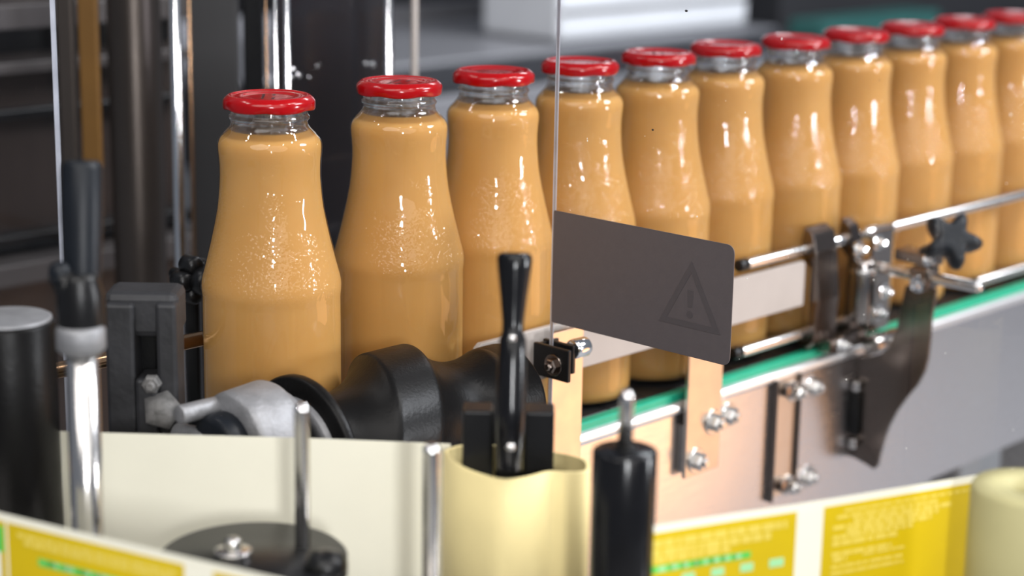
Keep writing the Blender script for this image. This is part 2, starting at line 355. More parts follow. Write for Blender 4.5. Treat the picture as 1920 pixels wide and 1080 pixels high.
for x in (-0.25, 0.75):
    for s in (-1, 1):
        obj('leg', box((x-0.02, s*0.035-0.015, -0.9), (x+0.02, s*0.035+0.015, -0.135), 0.002), 'stainless', conv)
for (px, py) in ((1372, 780), (1530, 726), (1520, 895)):
    p = AY(px, py, -0.0585); obj('bolt', hexbolt((p.x, -0.055, p.z), (0, -1, 0), 0.0062, 0.0065), 'stainless', conv)

# ================================================================== BOTTLES
def lug(k): return 0
def make_bottle():
    root = thing('juice_bottle', '', 'bottle')
    prof = [(0.0015, 0.0), (0.0010, 0.025), (0.0, 0.031), (0.0010, 0.0345), (0.0035, 0.0378), (0.008, 0.0396), (0.014, 0.0399), (0.05, 0.0400), (0.098, 0.0399), (0.1118, 0.0398),
            (0.1140, 0.0399), (0.1165, 0.0402), (0.1190, 0.0403), (0.1212, 0.0402), (0.1248, 0.0395), (0.1295, 0.0382), (0.1357, 0.0366), (0.145, 0.0343), (0.1543, 0.0322), (0.1636, 0.0304), (0.170, 0.0296),
            (0.1758, 0.0291), (0.1820, 0.0287), (0.1881, 0.0287), (0.1925, 0.0290), (0.1957, 0.0293), (0.1985, 0.02945), (0.2008, 0.0293), (0.2025, 0.0288), (0.2042, 0.0278), (0.2062, 0.0260)]
    nbody = len(prof)-1
    neck = [(0.2085, 0.0238), (0.2100, 0.0225), (0.2115, 0.0217), (0.2132, 0.0214), (0.2142, 0.0218), (0.2148, 0.0225), (0.2163, 0.0225), (0.2170, 0.0217), (0.2185, 0.0214), (0.2270, 0.0212), (0.2275, 0.0205), (0.2270, 0.0192),
            (0.2180, 0.0190), (0.2132, 0.0192), (0.2110, 0.0197), (0.2095, 0.0206), (0.2080, 0.0222), (0.2065, 0.0236)]
    bm = lathe((0, 0, 0), (0, 0, 1), prof+neck, 64, mi=lambda i: 0 if i < nbody else 1)
    g = obj('glass', bm, ['bottle_glass', 'neck_glass'], root, 'keep')
    jp = []
    for z, r in prof[:-1]:
        jp.append((max(z, 0.0035), max(0, r-0.0007)))
    jp[0] = (0.0035, 0.0)
    jp += [(0.2062, 0.0246), (0.2080, 0.0226), (0.2086, 0.0218), (0.2083, 0.0205), (0.2083, 0.0)]
    obj('juice', lathe((0, 0, 0), (0, 0, 1), jp, 64), 'juice', root)
    # twist-off cap: stepped top, rolled rim with six lugs
    seg = 72; bm = bmesh.new()
    cp = [(0.2205, 0.0222, 0), (0.2199, 0.0246, 1), (0.2201, 0.0254, 1), (0.2210, 0.0257, .6), (0.2240, 0.0257, 0), (0.2252, 0.0255, 0), (0.2262, 0.0248, 0), (0.2272, 0.0237, 0), (0.2280, 0.0226, 0), (0.2282, 0.0218, 0), (0.2280, 0.0210, 0),
          (0.2275, 0.0203, 0), (0.2274, 0.0180, 0), (0.2274, 0.0160, 0), (0.2269, 0.0152, 0), (0.2268, 0.0100, 0), (0.2268, 0.0, 0)]
    rings = []
    for z, r, wv in cp:
        if r == 0: rings.append([bm.verts.new((0, 0, z))]); continue
        rg = []
        for k in range(seg):
            a = 2*PI*k/seg; c = 0.5+0.5*math.cos(6*a); c = c*c
            rg.append(bm.verts.new(((r-0.0005*wv*c)*math.cos(a), (r-0.0005*wv*c)*math.sin(a), z+0.0007*wv*c)))
        rings.append(rg)
    for A, B in zip(rings, rings[1:]):
        for k in range(seg):
            k2 = (k+1) % seg
            f = bm.faces.new((A[k], A[k2], B[0])) if len(B) == 1 else bm.faces.new((A[k], A[k2], B[k2], B[k])); f.smooth = True
    cap = obj('cap', bm, 'red_lacquer', root)
    cap['label'] = 'red lacquered twist-off cap'
    # ink-jet date code on the cap: two short rows of dark strokes
    bm = bmesh.new()
    for row in range(2):
        for k in range(6):
            if random.random() < 0.2: continue
            x = -0.0085 + k*0.0032; y = -0.003 + row*0.0058
            for q in range(2):
                xx = x + q*0.0013; yy = y + random.uniform(-0.0006, 0.0006); ln = random.uniform(0.0010, 0.0022)
                bxm(bm, (xx, yy, 0.22672), (xx+0.0007, yy+ln, 0.22692))
            bxm(bm, (x, y, 0.22672), (x+0.0018, y+0.0006, 0.22692))
    pr = obj('date_print', bm, 'ink_black', cap); pr['kind'] = 'stuff'
    return root
BX = [-0.0999, -0.0006, 0.0802, 0.1618, 0.2430, 0.3238, 0.4046, 0.4854, 0.5661, 0.6468, 0.7275, 0.8082]
ORD = ['first', 'second', 'third', 'fourth', 'fifth', 'sixth', 'seventh', 'eighth', 'ninth', 'tenth', 'eleventh', 'twelfth']
bot0 = make_bottle()
for i, x in enumerate(BX):
    o = bot0 if i == 0 else copy_tree(bot0)
    o.location = (x, 0.004 if i == 5 else 0.0, 0.0003); o.rotation_euler = (0, 0, 0.75 + (0.0 if i == 0 else random.uniform(-2.5, 2.5)))
    if i == 0: o.rotation_euler = (0.0, math.radians(-0.35), 0.8)
    o['group'] = 'juice bottles queued on the conveyor'
    o['label'] = ('juice bottle with red cap at the head of the queue, standing apart from the rest' if i == 0 else
                  'second juice bottle of the queue, beside the land of the black feed screw' if i == 1 else
                  'third juice bottle of the queue, behind the end of the black feed screw' if i == 2 else
                  'fourth juice bottle of the queue, crossed by the clear panel edge' if i == 3 else
                  'juice bottle with red cap, %s from the head of the queue' % ORD[i])

# ================================================================== GUIDE RAILS, near side
def rail(name, label, x0, x1, y, z, r, m='stainless', cap=True):
    t = thing(name, label, 'guide rail', (x0, y, z), 'guide rails beside the bottles')
    obj('rod', cyl((x0, y, z), (x1, y, z), r, 20, 0.001), m, t)
    if cap: obj('end_cap', cyl((x0-0.006, y, z), (x0+0.004, y, z), r*1.12, 20, 0.001), 'black_plastic', t)
    return t
rail('guide_rail', 'upper round steel guide rail in front of the bottles', 0.288, 0.470, -0.0465, 0.0790, 0.0040)
rail('guide_rail', 'upper steel guide rail running on past the star knob', 0.474, XR, -0.0465, 0.0800, 0.0040, cap=False)
rail('guide_rail', 'lower round steel guide rail under the white guide strip', 0.286, 0.470, -0.0465, 0.0150, 0.0040)
rail('guide_rail', 'lower steel guide rail past the dark fin bracket', 0.612, XR, -0.0465, 0.0140, 0.0040)
rail('guide_rail', 'brown tinted guide rail behind the head bottle', -0.42, XR, 0.0480, 0.0800, 0.0046, 'brown_rod', False)
rail('guide_rail', 'lower guide rail on the far side of the bottles', -0.42, XR, 0.0480, 0.0150, 0.0046, 'stainless', False)
gp = thing('guide_strip', 'pale grey flat guide strip along the bottle row', 'guide strip', (0.19, -0.05, 0.05))
obj('strip', prism([(0.016, -0.0475, 0.0395), (0.016, -0.0475, 0.0690), (0.020, -0.0475, 0.0720), (0.356, -0.0475, 0.0720), (0.358, -0.0475, 0.0700), (0.358, -0.0475, 0.0385), (0.020, -0.0475, 0.0385)], (0, -0.004, 0), 0.0006), 'guide_plastic', gp)
obj('backing_bar', box((0.03, -0.0475, 0.046), (0.35, -0.0435, 0.064)), 'stainless', gp)

# rail clamp where the cross rod ends
rc = thing('rail_clamp', 'steel rail clamp joining upper and lower guide rails to the cross rod', 'clamp', (0.42, -0.055, 0.05))
obj('back_plate', box((0.440, -0.0560, 0.004), (0.468, -0.0530, 0.0830), 0.0006), 'clamp_steel', rc)
for x, jw in ((0.364, 0.028), (0.412, 0.012)):
    obj('jaw', prism([(x, -0.0440, 0.0955), (x, -0.0520, 0.0910), (x, -0.0560, 0.0780), (x, -0.0600, 0.0420), (x, -0.0580, 0.0100), (x, -0.0520, 0.0040), (x, -0.0425, 0.0060), (x, -0.0420, 0.0105), (x, -0.0510, 0.0120), (x, -0.0520, 0.0660), (x, -0.0430, 0.0745), (x, -0.0425, 0.0840)], (jw, 0, 0), 0.0008), 'dark_steel', rc)
obj('barrel', cyl((0.416, -0.0640, 0.0180), (0.416, -0.0640, 0.0670), 0.0090, 24, 0.003), 'clamp_steel', rc)
obj('barrel_window', box((0.4135, -0.0738, 0.032), (0.4185, -0.0700, 0.050), 0.001), 'black_plastic', rc)
obj('collar', cyl((0.416, -0.0640, 0.0560), (0.416, -0.0640, 0.0600), 0.0102, 24, 0.001), 'stainless', rc)
obj('rail_sleeve', cyl((0.395, -0.0465, 0.0792), (0.432, -0.0465, 0.0792), 0.0052, 20, 0.001), 'chrome', rc)
obj('rail_sleeve', cyl((0.442, -0.0465, 0.0798), (0.478, -0.0465, 0.0798), 0.0050, 20, 0.001), 'chrome', rc)
obj('lower_barrel', cyl((0.425, -0.0680, -0.0010), (0.462, -0.0680, -0.0010), 0.0075, 20, 0.001), 'clamp_steel', rc)
obj('lower_block', box((0.378, -0.0640, -0.0005), (0.426, -0.0520, 0.0105), 0.001), 'dark_steel', rc)
for p in ((0.410, -0.0620, 0.0750), (0.446, -0.0560, 0.0740), (0.392, -0.0640, 0.0050), (0.452, -0.0560, 0.0180), (0.436, -0.0700, 0.0400)):
    obj('bolt', hexbolt(p, (0, -1, 0), 0.0042, 0.0045), 'chrome', rc)
obj('bolt', hexbolt((0.452, -0.0755, -0.0030), (0.25, -1, 0), 0.0058, 0.0060), 'chrome', rc)

# cross rod with star knob clamp and the dark fin bracket on the side plate
xf = 0.4285
cr = thing('cross_rod', 'slim steel rod jutting from the rail clamp through the knob block', 'rod', (xf, -0.11, 0.0588))
obj('rod', cyl((xf+0.001, -0.0575, 0.0592), (xf+0.001, -0.1535, 0.0588), 0.0042, 20, 0.001), 'stainless', cr)
obj('tip', cyl((xf+0.001, -0.1530, 0.0588), (xf+0.001, -0.1560, 0.0588), 0.0032, 16, 0.001), 'chrome', cr)
fin = thing('fin_bracket', 'dark curved steel fin bracket bolted to the conveyor side plate', 'bracket', (xf, -0.08, -0.09))
finp = [(-0.0560, -0.0930), (-0.0690, -0.0960), (-0.0770, -0.0985), (-0.0800, -0.0950), (-0.0815, -0.0860), (-0.0845, -0.0720), (-0.0880, -0.0610), (-0.0940, -0.0480), (-0.1020, -0.0350), (-0.1100, -0.0240), (-0.1150, -0.0130), (-0.1172, -0.0020), (-0.1178, 0.0120), (-0.1176, 0.0280), (-0.1195, 0.0440), (-0.1200, 0.0515),
        (-0.0940, 0.0500), (-0.0925, 0.0400), (-0.0900, 0.0260), (-0.0885, 0.0110), (-0.0850, 0.0020), (-0.0770, -0.0060), (-0.0660, -0.0110), (-0.0560, -0.0130)]
obj('fin', prism([(xf-0.0015, y, z) for y, z in finp], (0.003, 0, 0), 0.0004), 'dark_steel', fin)
obj('foot_flange', box((xf-0.003, -0.0575, -0.0930), (xf+0.016, -0.0552, -0.0130), 0.0005), 'dark_steel', fin)
for z in (-0.031, -0.077):
    obj('spacer', cyl((xf-0.006, -0.0600, z), (xf-0.006, -0.0600, z-0.007), 0.0035, 14), 'stainless', fin)
obj('gap_strip', box((xf-0.0060, -0.0625, -0.074), (xf-0.0020, -0.0560, -0.0400), 0.0005), 'black_plastic', fin)
kb = thing('star_knob_clamp', 'black five-lobed star knob on a small steel clamp block', 'knob', (xf, -0.11, 0.06))
obj('block', box((xf-0.0075, -0.1160, 0.0500), (xf+0.0095, -0.1000, 0.0672), 0.0020), 'dark_steel', kb)
obj('block_cap', obox((xf+0.000, -0.1030, 0.0735), (0.009, 0, 0), (0, 0.016, 0.0006), (0, 0, 0.0045), 0.0015), 'dark_steel', kb)
obj('bolt', hexbolt((xf-0.0065, -0.1080, 0.0545), (-1, -0.3, 0), 0.0045, 0.004), 'chrome', kb)
obj('bolt', hexbolt((xf-0.0080, -0.1160, 0.0740), (-0.6, -1, 0.1), 0.0035, 0.004), 'chrome', kb)
kc = AX(1783, 452, xf); ka = Vector((-0.55, -0.62, 0.56)).normalized(); a_, u_, v_ = frame(ka)
obj('stem', cyl((xf, -0.1060, 0.0760), kc, 0.0050, 16), 'black_plastic', kb)
bm = bmesh.new(); ns = 60; rings = []
for t, s in ((-0.011, 0.50), (-0.010, 0.72), (-0.006, 0.90), (0.0, 1.0), (0.006, 0.97), (0.009, 0.84), (0.0105, 0.6), (0.0095, 0.25)):
    rg = []
    for k in range(ns):
        an = 2*PI*k/ns; rr = 1.12*(0.0112 + 0.0092*(0.5+0.5*math.cos(5*an+0.9))**1.3)*s
        rg.append(bm.verts.new(kc + a_*t + (u_*math.cos(an)+v_*math.sin(an))*rr))
    rings.append(rg)
for A, B in zip(rings, rings[1:]):
    for k in range(ns):
        f = bm.faces.new((A[k], A[(k+1) % ns], B[(k+1) % ns], B[k])); f.smooth = True
bm.faces.new(rings[0][::-1]); bm.faces.new(rings[-1])
obj('star_handle', bm, 'blue_black_plastic', kb)

# slotted channel bracket and two upright plates on the side plate
ch = thing('channel_bracket', 'narrow upright steel channel bolted below the green strip', 'bracket', (0.32, -0.06, -0.09))
obj('web', box((0.3195, -0.0572, -0.1010), (0.3480, -0.0556, -0.0105), 0.0003), 'bracket_steel', ch)
for x in (0.3180, 0.3475):
    obj('flange', box((x, -0.0605, -0.1030), (x+0.0016, -0.0552, -0.0100), 0.0003), 'dark_steel', ch)
for p in ((0.3420, -0.0575, -0.0225), (0.3420, -0.0575, -0.0955)):
    obj('bolt', hexbolt(p, (0, -1, 0), 0.0056, 0.0085), 'stainless', ch)
    obj('spacer', cyl((p[0]-0.012, -0.0640, p[2]+0.004), (p[0]-0.012, -0.0560, p[2]+0.004), 0.0055, 18), 'dark_steel', ch)
def upright(label, x0, x1, z0, z1, bolts):
    t = thing('upright_plate', label, 'bracket', ((x0+x1)/2, -0.06, z0), 'upright plates carrying the guide strip')
    obj('plate', box((x0, -0.0620, z0), (x1, -0.0590, z1), 0.0004), 'bracket_steel', t)
    obj('spacer_block', box((x0+0.004, -0.0592, -0.056), (x1-0.004, -0.0550, -0.022), 0.0004), 'stainless', t)
    obj('strip_stud', cyl(((x0+x1)/2, -0.0592, 0.0555), ((x0+x1)/2, -0.0510, 0.0555), 0.0045, 16), 'stainless', t)
    for (bx_, bz_) in bolts: obj('bolt', hexbolt((bx_, -0.0620, bz_), (0, -1, 0), 0.0062, 0.0065), 'stainless', t)
upright('upright steel plate below the grey sticker with two bolts', 0.2110, 0.2490, -0.0580, 0.0660, ((0.2400, -0.0230), (0.2225, -0.0470)))
upright('upright steel plate beside the black panel clip', 0.0720, 0.1015, -0.0600, 0.0710, ())

# ================================================================== CLEAR GUARD PANEL with sticker and clip
PX = 0.060
gpn = thing('clear_guard', 'clear acrylic guard panel with a polished edge, standing across the conveyor', 'panel', (PX, -0.3, -0.2))
bm = box((PX-0.0014, -0.62, -0.24), (PX+0.0014, -0.0724, 0.46)); bmesh.ops.recalc_face_normals(bm, faces=bm.faces[:])
for f in bm.faces: f.material_index = 0 if f.normal.x < -0.5 else 1
obj('sheet', bm, ['acrylic', 'acrylic_rear'], gpn)
obj('polished_edge', box((PX-0.0014, -0.0724, -0.24), (PX+0.0014, -0.0718, 0.46)), 'panel_edge', gpn)
bm = bmesh.new()
for k in range(46):
    y = random.uniform(-0.42, -0.08); z = random.uniform(-0.12, 0.32); s = random.choice((0.0002, 0.0003, 0.0003, 0.0005))
    bmesh.ops.create_icosphere(bm, subdivisions=1, radius=s, matrix=Matrix.Translation((PX-0.0015, y, z)) @ Matrix.Diagonal((0.4, 1, random.uniform(0.7, 1.8), 1)))
sp_ = obj('specks', bm, 'label_white', gpn); sp_['kind'] = 'stuff'
bm = bmesh.new()
for (px, py, s) in ((1290, 20, 0.0011), (1227, 243, 0.0009), (1652, 150, 0.0004)):
    p = AX(px, py, PX); bmesh.ops.create_icosphere(bm, subdivisions=2, radius=s, matrix=Matrix.Translation((PX-0.0015, p.y, p.z)) @ Matrix.Diagonal((0.3, 1, 0.6, 1)))
sp_ = obj('dark_specks', bm, 'ink_black', gpn); sp_['kind'] = 'stuff'
# sticker seen from its back
stk = thing('warning_sticker', 'dark grey rectangular sticker on the clear panel, seen from its back', 'sticker', (PX, -0.14, 0.09))
y0, y1, z0, z1 = -0.2090, -0.0735, 0.0830, 0.1525; rr = 0.005; pts = []
for cy, cz, a0 in ((y1-0.001, z1-0.001, 0), (y0+rr, z1-rr, 90), (y0+rr, z0+rr, 180), (y1-0.001, z0+0.001, 270)):
    r_ = rr if cy < -0.1 else 0.001
    for k in range(6):
        an = math.radians(a0+18*k); pts.append((PX-0.0016, cy+r_*math.cos(an), cz+r_*math.sin(an)))
obj('backing', prism(pts, (-0.0004, 0, 0)), 'sticker_grey', stk)
tc_ = AX(1318, 566, PX)
tc_ = AX(1298, 572, PX)
def tri(s): return [(PX-0.0022, tc_.y+s*math.cos(math.radians(a)), tc_.z+s*math.sin(math.radians(a))) for a in (90, 210, 330)]
bm = bmesh.new(); A = [bm.verts.new(p) for p in tri(0.0260)]; B = [bm.verts.new(p) for p in tri(0.0190)]
for i in range(3): bm.faces.new((A[i], A[(i+1) % 3], B[(i+1) % 3], B[i]))
bm2 = prism([(PX-0.0022, tc_.y-0.0016, tc_.z-0.001), (PX-0.0022, tc_.y-0.0022, tc_.z+0.009), (PX-0.0022, tc_.y+0.0022, tc_.z+0.009), (PX-0.0022, tc_.y+0.0016, tc_.z-0.001)], (0.0001, 0, 0))
bm3 = lathe((PX-0.0021, tc_.y, tc_.z-0.0052), (-1, 0, 0), [(0, 0.0022), (0.0001, 0.0022), (0.0001, 0)], 16)
for f in bm3.faces: f.smooth = False
mk = obj('warning_triangle', join(bm, bm2, bm3), 'sticker_mark', stk); mk['label'] = 'faint warning triangle with exclamation mark showing through'
# clip that holds the panel edge
cl = thing('panel_clip', 'small black clip with bolt gripping the edge of the clear panel', 'clip', (0.055, -0.08, 0.05))
obj('front_leaf', obox(AX(1035, 679, 0.055), (0, 0.0145, 0.0), (0.0016, 0, 0), (0, 0, 0.0102), 0.0008), 'black_plastic', cl)
cpos = AX(1035, 679, 0.055)
obj('rear_leaf', obox((0.0645, cpos.y+0.003, cpos.z+0.0015), (0, 0.0125, 0.0), (0.0016, 0, 0), (0, 0, 0.0090), 0.0008), 'black_plastic', cl)
obj('bridge', box((0.0535, cpos.y+0.0115, cpos.z-0.0085), (0.0740, cpos.y+0.0140, cpos.z+0.0095), 0.0006), 'black_plastic', cl)
ob_ = obj('bolt', hexbolt((0.0535, cpos.y-0.003, cpos.z-0.001), (-1, 0, 0), 0.0048, 0.0030), 'dark_steel', cl)
obj('spring_nut', cyl((0.0662, cpos.y-0.0060, cpos.z+0.0070), (0.0790, cpos.y-0.0060, cpos.z+0.0070), 0.0062, 20), 'chrome', cl)

# ================================================================== FEED SCREW
SY, SZ, SR, RB = -0.0745, 0.0432, 0.0465, 0.0412
sc = thing('feed_screw', 'black rubber infeed screw with wide helical groove in front of the bottles', 'feed screw', (-0.05, SY, SZ-SR))
X0, X1 = -0.1450, 0.0190; bm = bmesh.new(); nx, nt_ = 150, 96; rings = []
D_ = 0.0712
for i in range(nx+1):
    x = X0 + (X1-X0)*i/nx; rg = []
    for k in range(nt_):
        th = 2*PI*k/nt_              # 0 = towards the bottles, quarter turn = up
        xx = x + 0.0994*(th/(2*PI) if th <= PI else (th-2*PI)/(2*PI))
        u = (xx + 0.0985 + 0.0497) % 0.0994 - 0.0497
        r_ = D_ - math.sqrt(max(RB*RB-u*u, 0)) if abs(u) < RB else 1
        m_ = SR - 0.0130*max(0.0, min(1.0, (x+0.036)/0.036))
        r_ = -math.log(math.exp(-800*r_)+math.exp(-800*m_))/800 if r_ < 0.2 else m_
        fl = 0.0452*max(0.0, min(1.0, 1-(x-X0-0.006)/0.007)); r_ = max(r_, fl)
        e = min(x-X0, X1-x)
        if e < 0.003: r_ -= 0.0016*(1-e/0.003)**2
        rg.append(bm.verts.new((x, SY+r_*math.cos(th), SZ+r_*math.sin(th))))
    rings.append(rg)
for A, B in zip(rings, rings[1:]):
    for k in range(nt_):
        f = bm.faces.new((A[k], A[(k+1) % nt_], B[(k+1) % nt_], B[k])); f.smooth = True
bm.faces.new(rings[0][::-1]); bm.faces.new(rings[-1])
obj('screw_body', bm, 'black_rubber', sc)
obj('end_ring', lathe((X0+0.001, SY, SZ), (-1, 0, 0), [(0, 0.0345), (0.0035, 0.0340), (0.0045, 0.0330), (0.0045, 0.0250), (0.002, 0.025), (0.002, 0)], 48), 'cast_aluminium', sc)
obj('shaft', cyl((X0-0.018, SY, SZ), (X1+0.004, SY, SZ), 0.0090, 20), 'stainless', sc)
sb = thing('screw_bearing_arm', 'cast aluminium bearing arm holding the end of the feed screw', 'bearing arm', (-0.18, SY, 0.0))
xr = -0.190
zr = SZ+0.0175
obj('bearing_ring', lathe((xr, SY, zr), (1, 0, 0), [(0, 0.0140), (0, 0.0255), (0.0015, 0.0272), (0.004, 0.0280), (0.026, 0.0296), (0.0285, 0.0285), (0.030, 0.0260), (0.030, 0.0140), (0, 0.0140)], 56), 'cast_aluminium', sb)
obj('bearing_cap', lathe((xr+0.030, SY, zr), (1, 0, 0), [(0, 0.0100), (0, 0.0235), (0.0060, 0.0225), (0.0075, 0.0205), (0.0075, 0.0100), (0, 0.0100)], 40), 'cast_aluminium', sb)
obj('rib', obox((xr+0.0335, SY-0.016, zr+0.016), (0.0036, 0, 0), (0, -0.0035, 0.0035), (0, 0.0012, 0.0012), 0.0005), 'cast_aluminium', sb)
obj('link_bar', cyl(AY(335, 778, SY+0.012), (xr+0.010, SY+0.012, zr+0.0185), 0.0050, 16), 'cast_aluminium', sb)
obj('post', box((xr+0.004, SY-0.010, -0.5), (xr+0.026, SY+0.010, zr-0.024), 0.003), 'cast_aluminium', sb)
kn = thing('round_knob', 'round black knob on the face of the cast bearing arm', 'knob', (xr, SY, zr))
kp = Vector((xr+0.001, SY, zr)); kdir = Vector((-1, 0, 0))
obj('head', lathe(kp, kdir, [(0, 0), (0, 0.0175), (0.002, 0.0185), (0.010, 0.0183), (0.0125, 0.0165), (0.0135, 0.0130), (0.0135, 0)], 32), 'blue_black_plastic', kn)
obj('neck', cyl(kp-kdir*0.016, kp+kdir*0.001, 0.0085, 16), 'stainless', kn)

# ================================================================== LABEL WEBS AND ROLLERS (front)
ZW = 0.0820
def ribbon(path, z0, z1, th, off=0.0, s0=None, s1=None):
    """upright strip along plan points (x, y); off moves it towards the viewer's side"""
    P = [Vector((p[0], p[1], 0)) for p in path]
    acc = [0]
    for a, b in zip(P, P[1:]): acc.append(acc[-1]+(b-a).length)
    s0 = 0 if s0 is None else s0; s1 = acc[-1] if s1 is None else s1
    def at(s):
        s = max(0, min(acc[-1], s))
        for i in range(len(P)-1):
            if s <= acc[i+1] or i == len(P)-2:
                t = (s-acc[i])/max(1e-9, acc[i+1]-acc[i]); d = (P[i+1]-P[i]).normalized()
                return P[i].lerp(P[i+1], t), Vector((d.y, -d.x, 0))
    n = max(2, int((s1-s0)/0.003)+1); bm = bmesh.new(); rows = []
    for k in range(n+1):
        p, nrm = at(s0+(s1-s0)*k/n)
        a = p+nrm*(off+th); b = p+nrm*off
        rows.append([bm.verts.new((q.x, q.y, z)) for q in (a, b) for z in (z0, z1)])
    for A, B in zip(rows, rows[1:]):
        for i, j in ((0, 1), (1, 3), (3, 2), (2, 0)):
            f = bm.faces.new((A[i], A[j], B[j], B[i]))
    bm.faces.new((rows[0][0], rows[0][1], rows[0][3], rows[0][2])); bm.faces.new((rows[-1][0], rows[-1][1], rows[-1][3], rows[-1][2]))
    return bm
def plan(pxs, z=ZW, n=6): return [(p.x, p.y) for p in spline([AZ(x, y, z) for x, y in pxs], n)]
def arclen(path, px, py, z=ZW):
    q = AZ(px, py, z); best = (9, 0); acc = 0
    for a, b in zip(path, path[1:]):
        a = Vector(a); b = Vector(b); L = (b-a).length; t = max(0, min(1, (Vector((q.x, q.y))-a).dot(b-a)/(L*L))); d = (a.lerp(b, t)-Vector((q.x, q.y))).length
        if d < best[0]: best = (d, acc+t*L)
        acc += L
    return best[1]
ZB = -0.028
lw = thing('liner_web', 'plain cream backing paper web stretched upright behind the steel rods', 'paper web', tuple(AZ(460, 818, ZB)))
pth = plan([(40, 800), (105, 808), (300, 814), (560, 821), (845, 832)])
obj('paper', ribbon(pth, ZB, ZW, 0.0002), 'liner_paper', lw)

def label_web(name, label, pxs, labels, loc):
    t = thing(name, label, 'label web', tuple(AZ(*loc, ZB)), 'yellow label webs')
    path = plan(pxs); obj('liner', ribbon(path, ZB, ZW, 0.0002), 'liner_paper', t)
    for (a, b, rows, blocks) in labels:
        s0 = arclen(path, *a); s1 = arclen(path, *b)
        lb = obj('label', ribbon(path, ZB+0.004, ZW-0.0036, 0.00015, 0.0002, s0, s1), 'label_yellow', t)
        lb['label'] = 'yellow printed label'
        bms = []
        for (zt, h, f0, f1, gap) in rows:
            s = s0+(s1-s0)*f0; end = s0+(s1-s0)*f1
            while s < end:
                ln = random.uniform(0.0020, 0.0075) if gap else end-s
                e = min(end, s+ln)
                bms.append(ribbon(path, ZW-zt-h, ZW-zt, 0.0001, 0.00036, s, e)); s = e+(random.uniform(0.0006, 0.0014) if gap else 1)
        if bms:
            pr_ = obj('print', join(*bms), 'label_pale', lb); pr_['kind'] = 'stuff'
        for (zt, h, f0, f1, m) in blocks:
            obj('print_block', ribbon(path, ZW-zt-h, ZW-zt, 0.0001, 0.00036, s0+(s1-s0)*f0, s0+(s1-s0)*f1), m, lb)
    return t
textA = [(0.0070, 0.0034, 0.10, 0.94, True), (0.0112, 0.0036, 0.03, 0.84, True)]
bigA = [(0.0190, 0.0032, 0.02, 0.72, 'label_green'), (0.0195, 0.0022, 0.04, 0.67, 'label_mint'), (0.0245, 0.0040, 0.84, 0.93, 'label_mint'), (0.0245, 0.0040, 0.66, 0.74, 'label_mint'), (0.0245, 0.0040, 0.48, 0.56, 'label_mint'), (0.0245, 0.0040, 0.30, 0.38, 'label_mint')]
label_web('label_web', 'yellow label web running behind the black roller and the cream roll',
          [(1190, 993), (1235, 984), (1370, 963), (1500, 944), (1680, 915), (1850, 887), (1900, 876)],
          [((1190, 993), (1495, 945), textA + [(0.0152, 0.0026, 0.05, 0.60, True)], bigA),
           ((1546, 937), (1850, 887), [(0.0062, 0.0012, 0.12, 0.9, True), (0.0088, 0.0016, 0.08, 0.70, True), (0.0112, 0.0019, 0.18, 0.78, True), (0.0136, 0.0019, 0.06, 0.70, True), (0.0160, 0.0019, 0.14, 0.66, True), (0.0184, 0.0019, 0.06, 0.55, True), (0.0212, 0.0022, 0.06, 0.45, True), (0.0265, 0.0019, 0.06, 0.42, True), (0.0290, 0.0022, 0.07, 0.15, True), (0.0290, 0.0012, 0.25, 0.50, True), (0.033, 0.0014, 0.06, 0.5, True), (0.036, 0.0014, 0.06, 0.5, True)], [])],
          (1500, 945))
label_web('label_web', 'yellow label web crossing the lower corner in front of the steel lever rod',
          [(-80, 940), (0, 961), (170, 1002), (345, 1043), (540, 1088), (640, 1112)],
          [((-60, 945), (10, 963), [], [(0.006, 0.012, 0.0, 0.95, 'label_green'), (0.018, 0.06, 0.0, 0.85, 'label_white')]),
           ((14, 964), (345, 1043), [(0.0070, 0.0022, 0.06, 0.96, True), (0.0098, 0.0024, 0.10, 0.94, True)], [(0.0165, 0.0035, 0.18, 0.9, 'label_green'), (0.0170, 0.0022, 0.2, 0.88, 'label_mint')]),
           ((400, 1056), (640, 1112), [(0.0070, 0.0022, 0.06, 0.96, True)], [])],
          (170, 1002))

def vroller(name, label, cat, px, py, d, rpx, m, zb=ZB, prof=None, group=None, top_m=None, seg=40):
    p = AD(px, py, d); r = rpx*d/F; t = thing(name, label, cat, (p.x, p.y, zb), group)
    obj('body', lathe((p.x, p.y, zb), (0, 0, 1), [(0, 0), (0, r), (p.z-zb-r*0.08, r), (p.z-zb-r*0.03, r*0.97), (p.z-zb, r*0.92), (p.z-zb, 0)], seg), m, t)
    return t, p, r
# black roller with a steel pin
t, p, r = vroller('idler_roller', 'glossy black idler roller with a thin steel pin on top', 'roller', 1172, 842, 0.815, 62, 'black_gloss')
obj('pin', lathe(p, (0, 0, 1), [(0, 0), (0, 0.0033), (0.0235, 0.0033), (0.0255, 0.0028), (0.0268, 0.0015), (0.0270, 0)], 20), 'stainless', t)
obj('pin_washer', cyl(p, p+Vector((0, 0, 0.0012)), 0.0050, 20), 'black_plastic', t)
# big dark roller at the edge with a pale top
t, p, r = vroller('idler_roller', 'thick dark roller with a pale grey top beside the black lever', 'roller', 14, 598, 0.915, 88, 'black_rubber')
obj('top_disc', lathe(p-Vector((0, 0, 0.0002)), (0, 0, 1), [(0, r*0.93), (0.0010, r*0.93), (0.0016, r*0.88), (0.0016, 0)], 40), 'cast_aluminium', t)
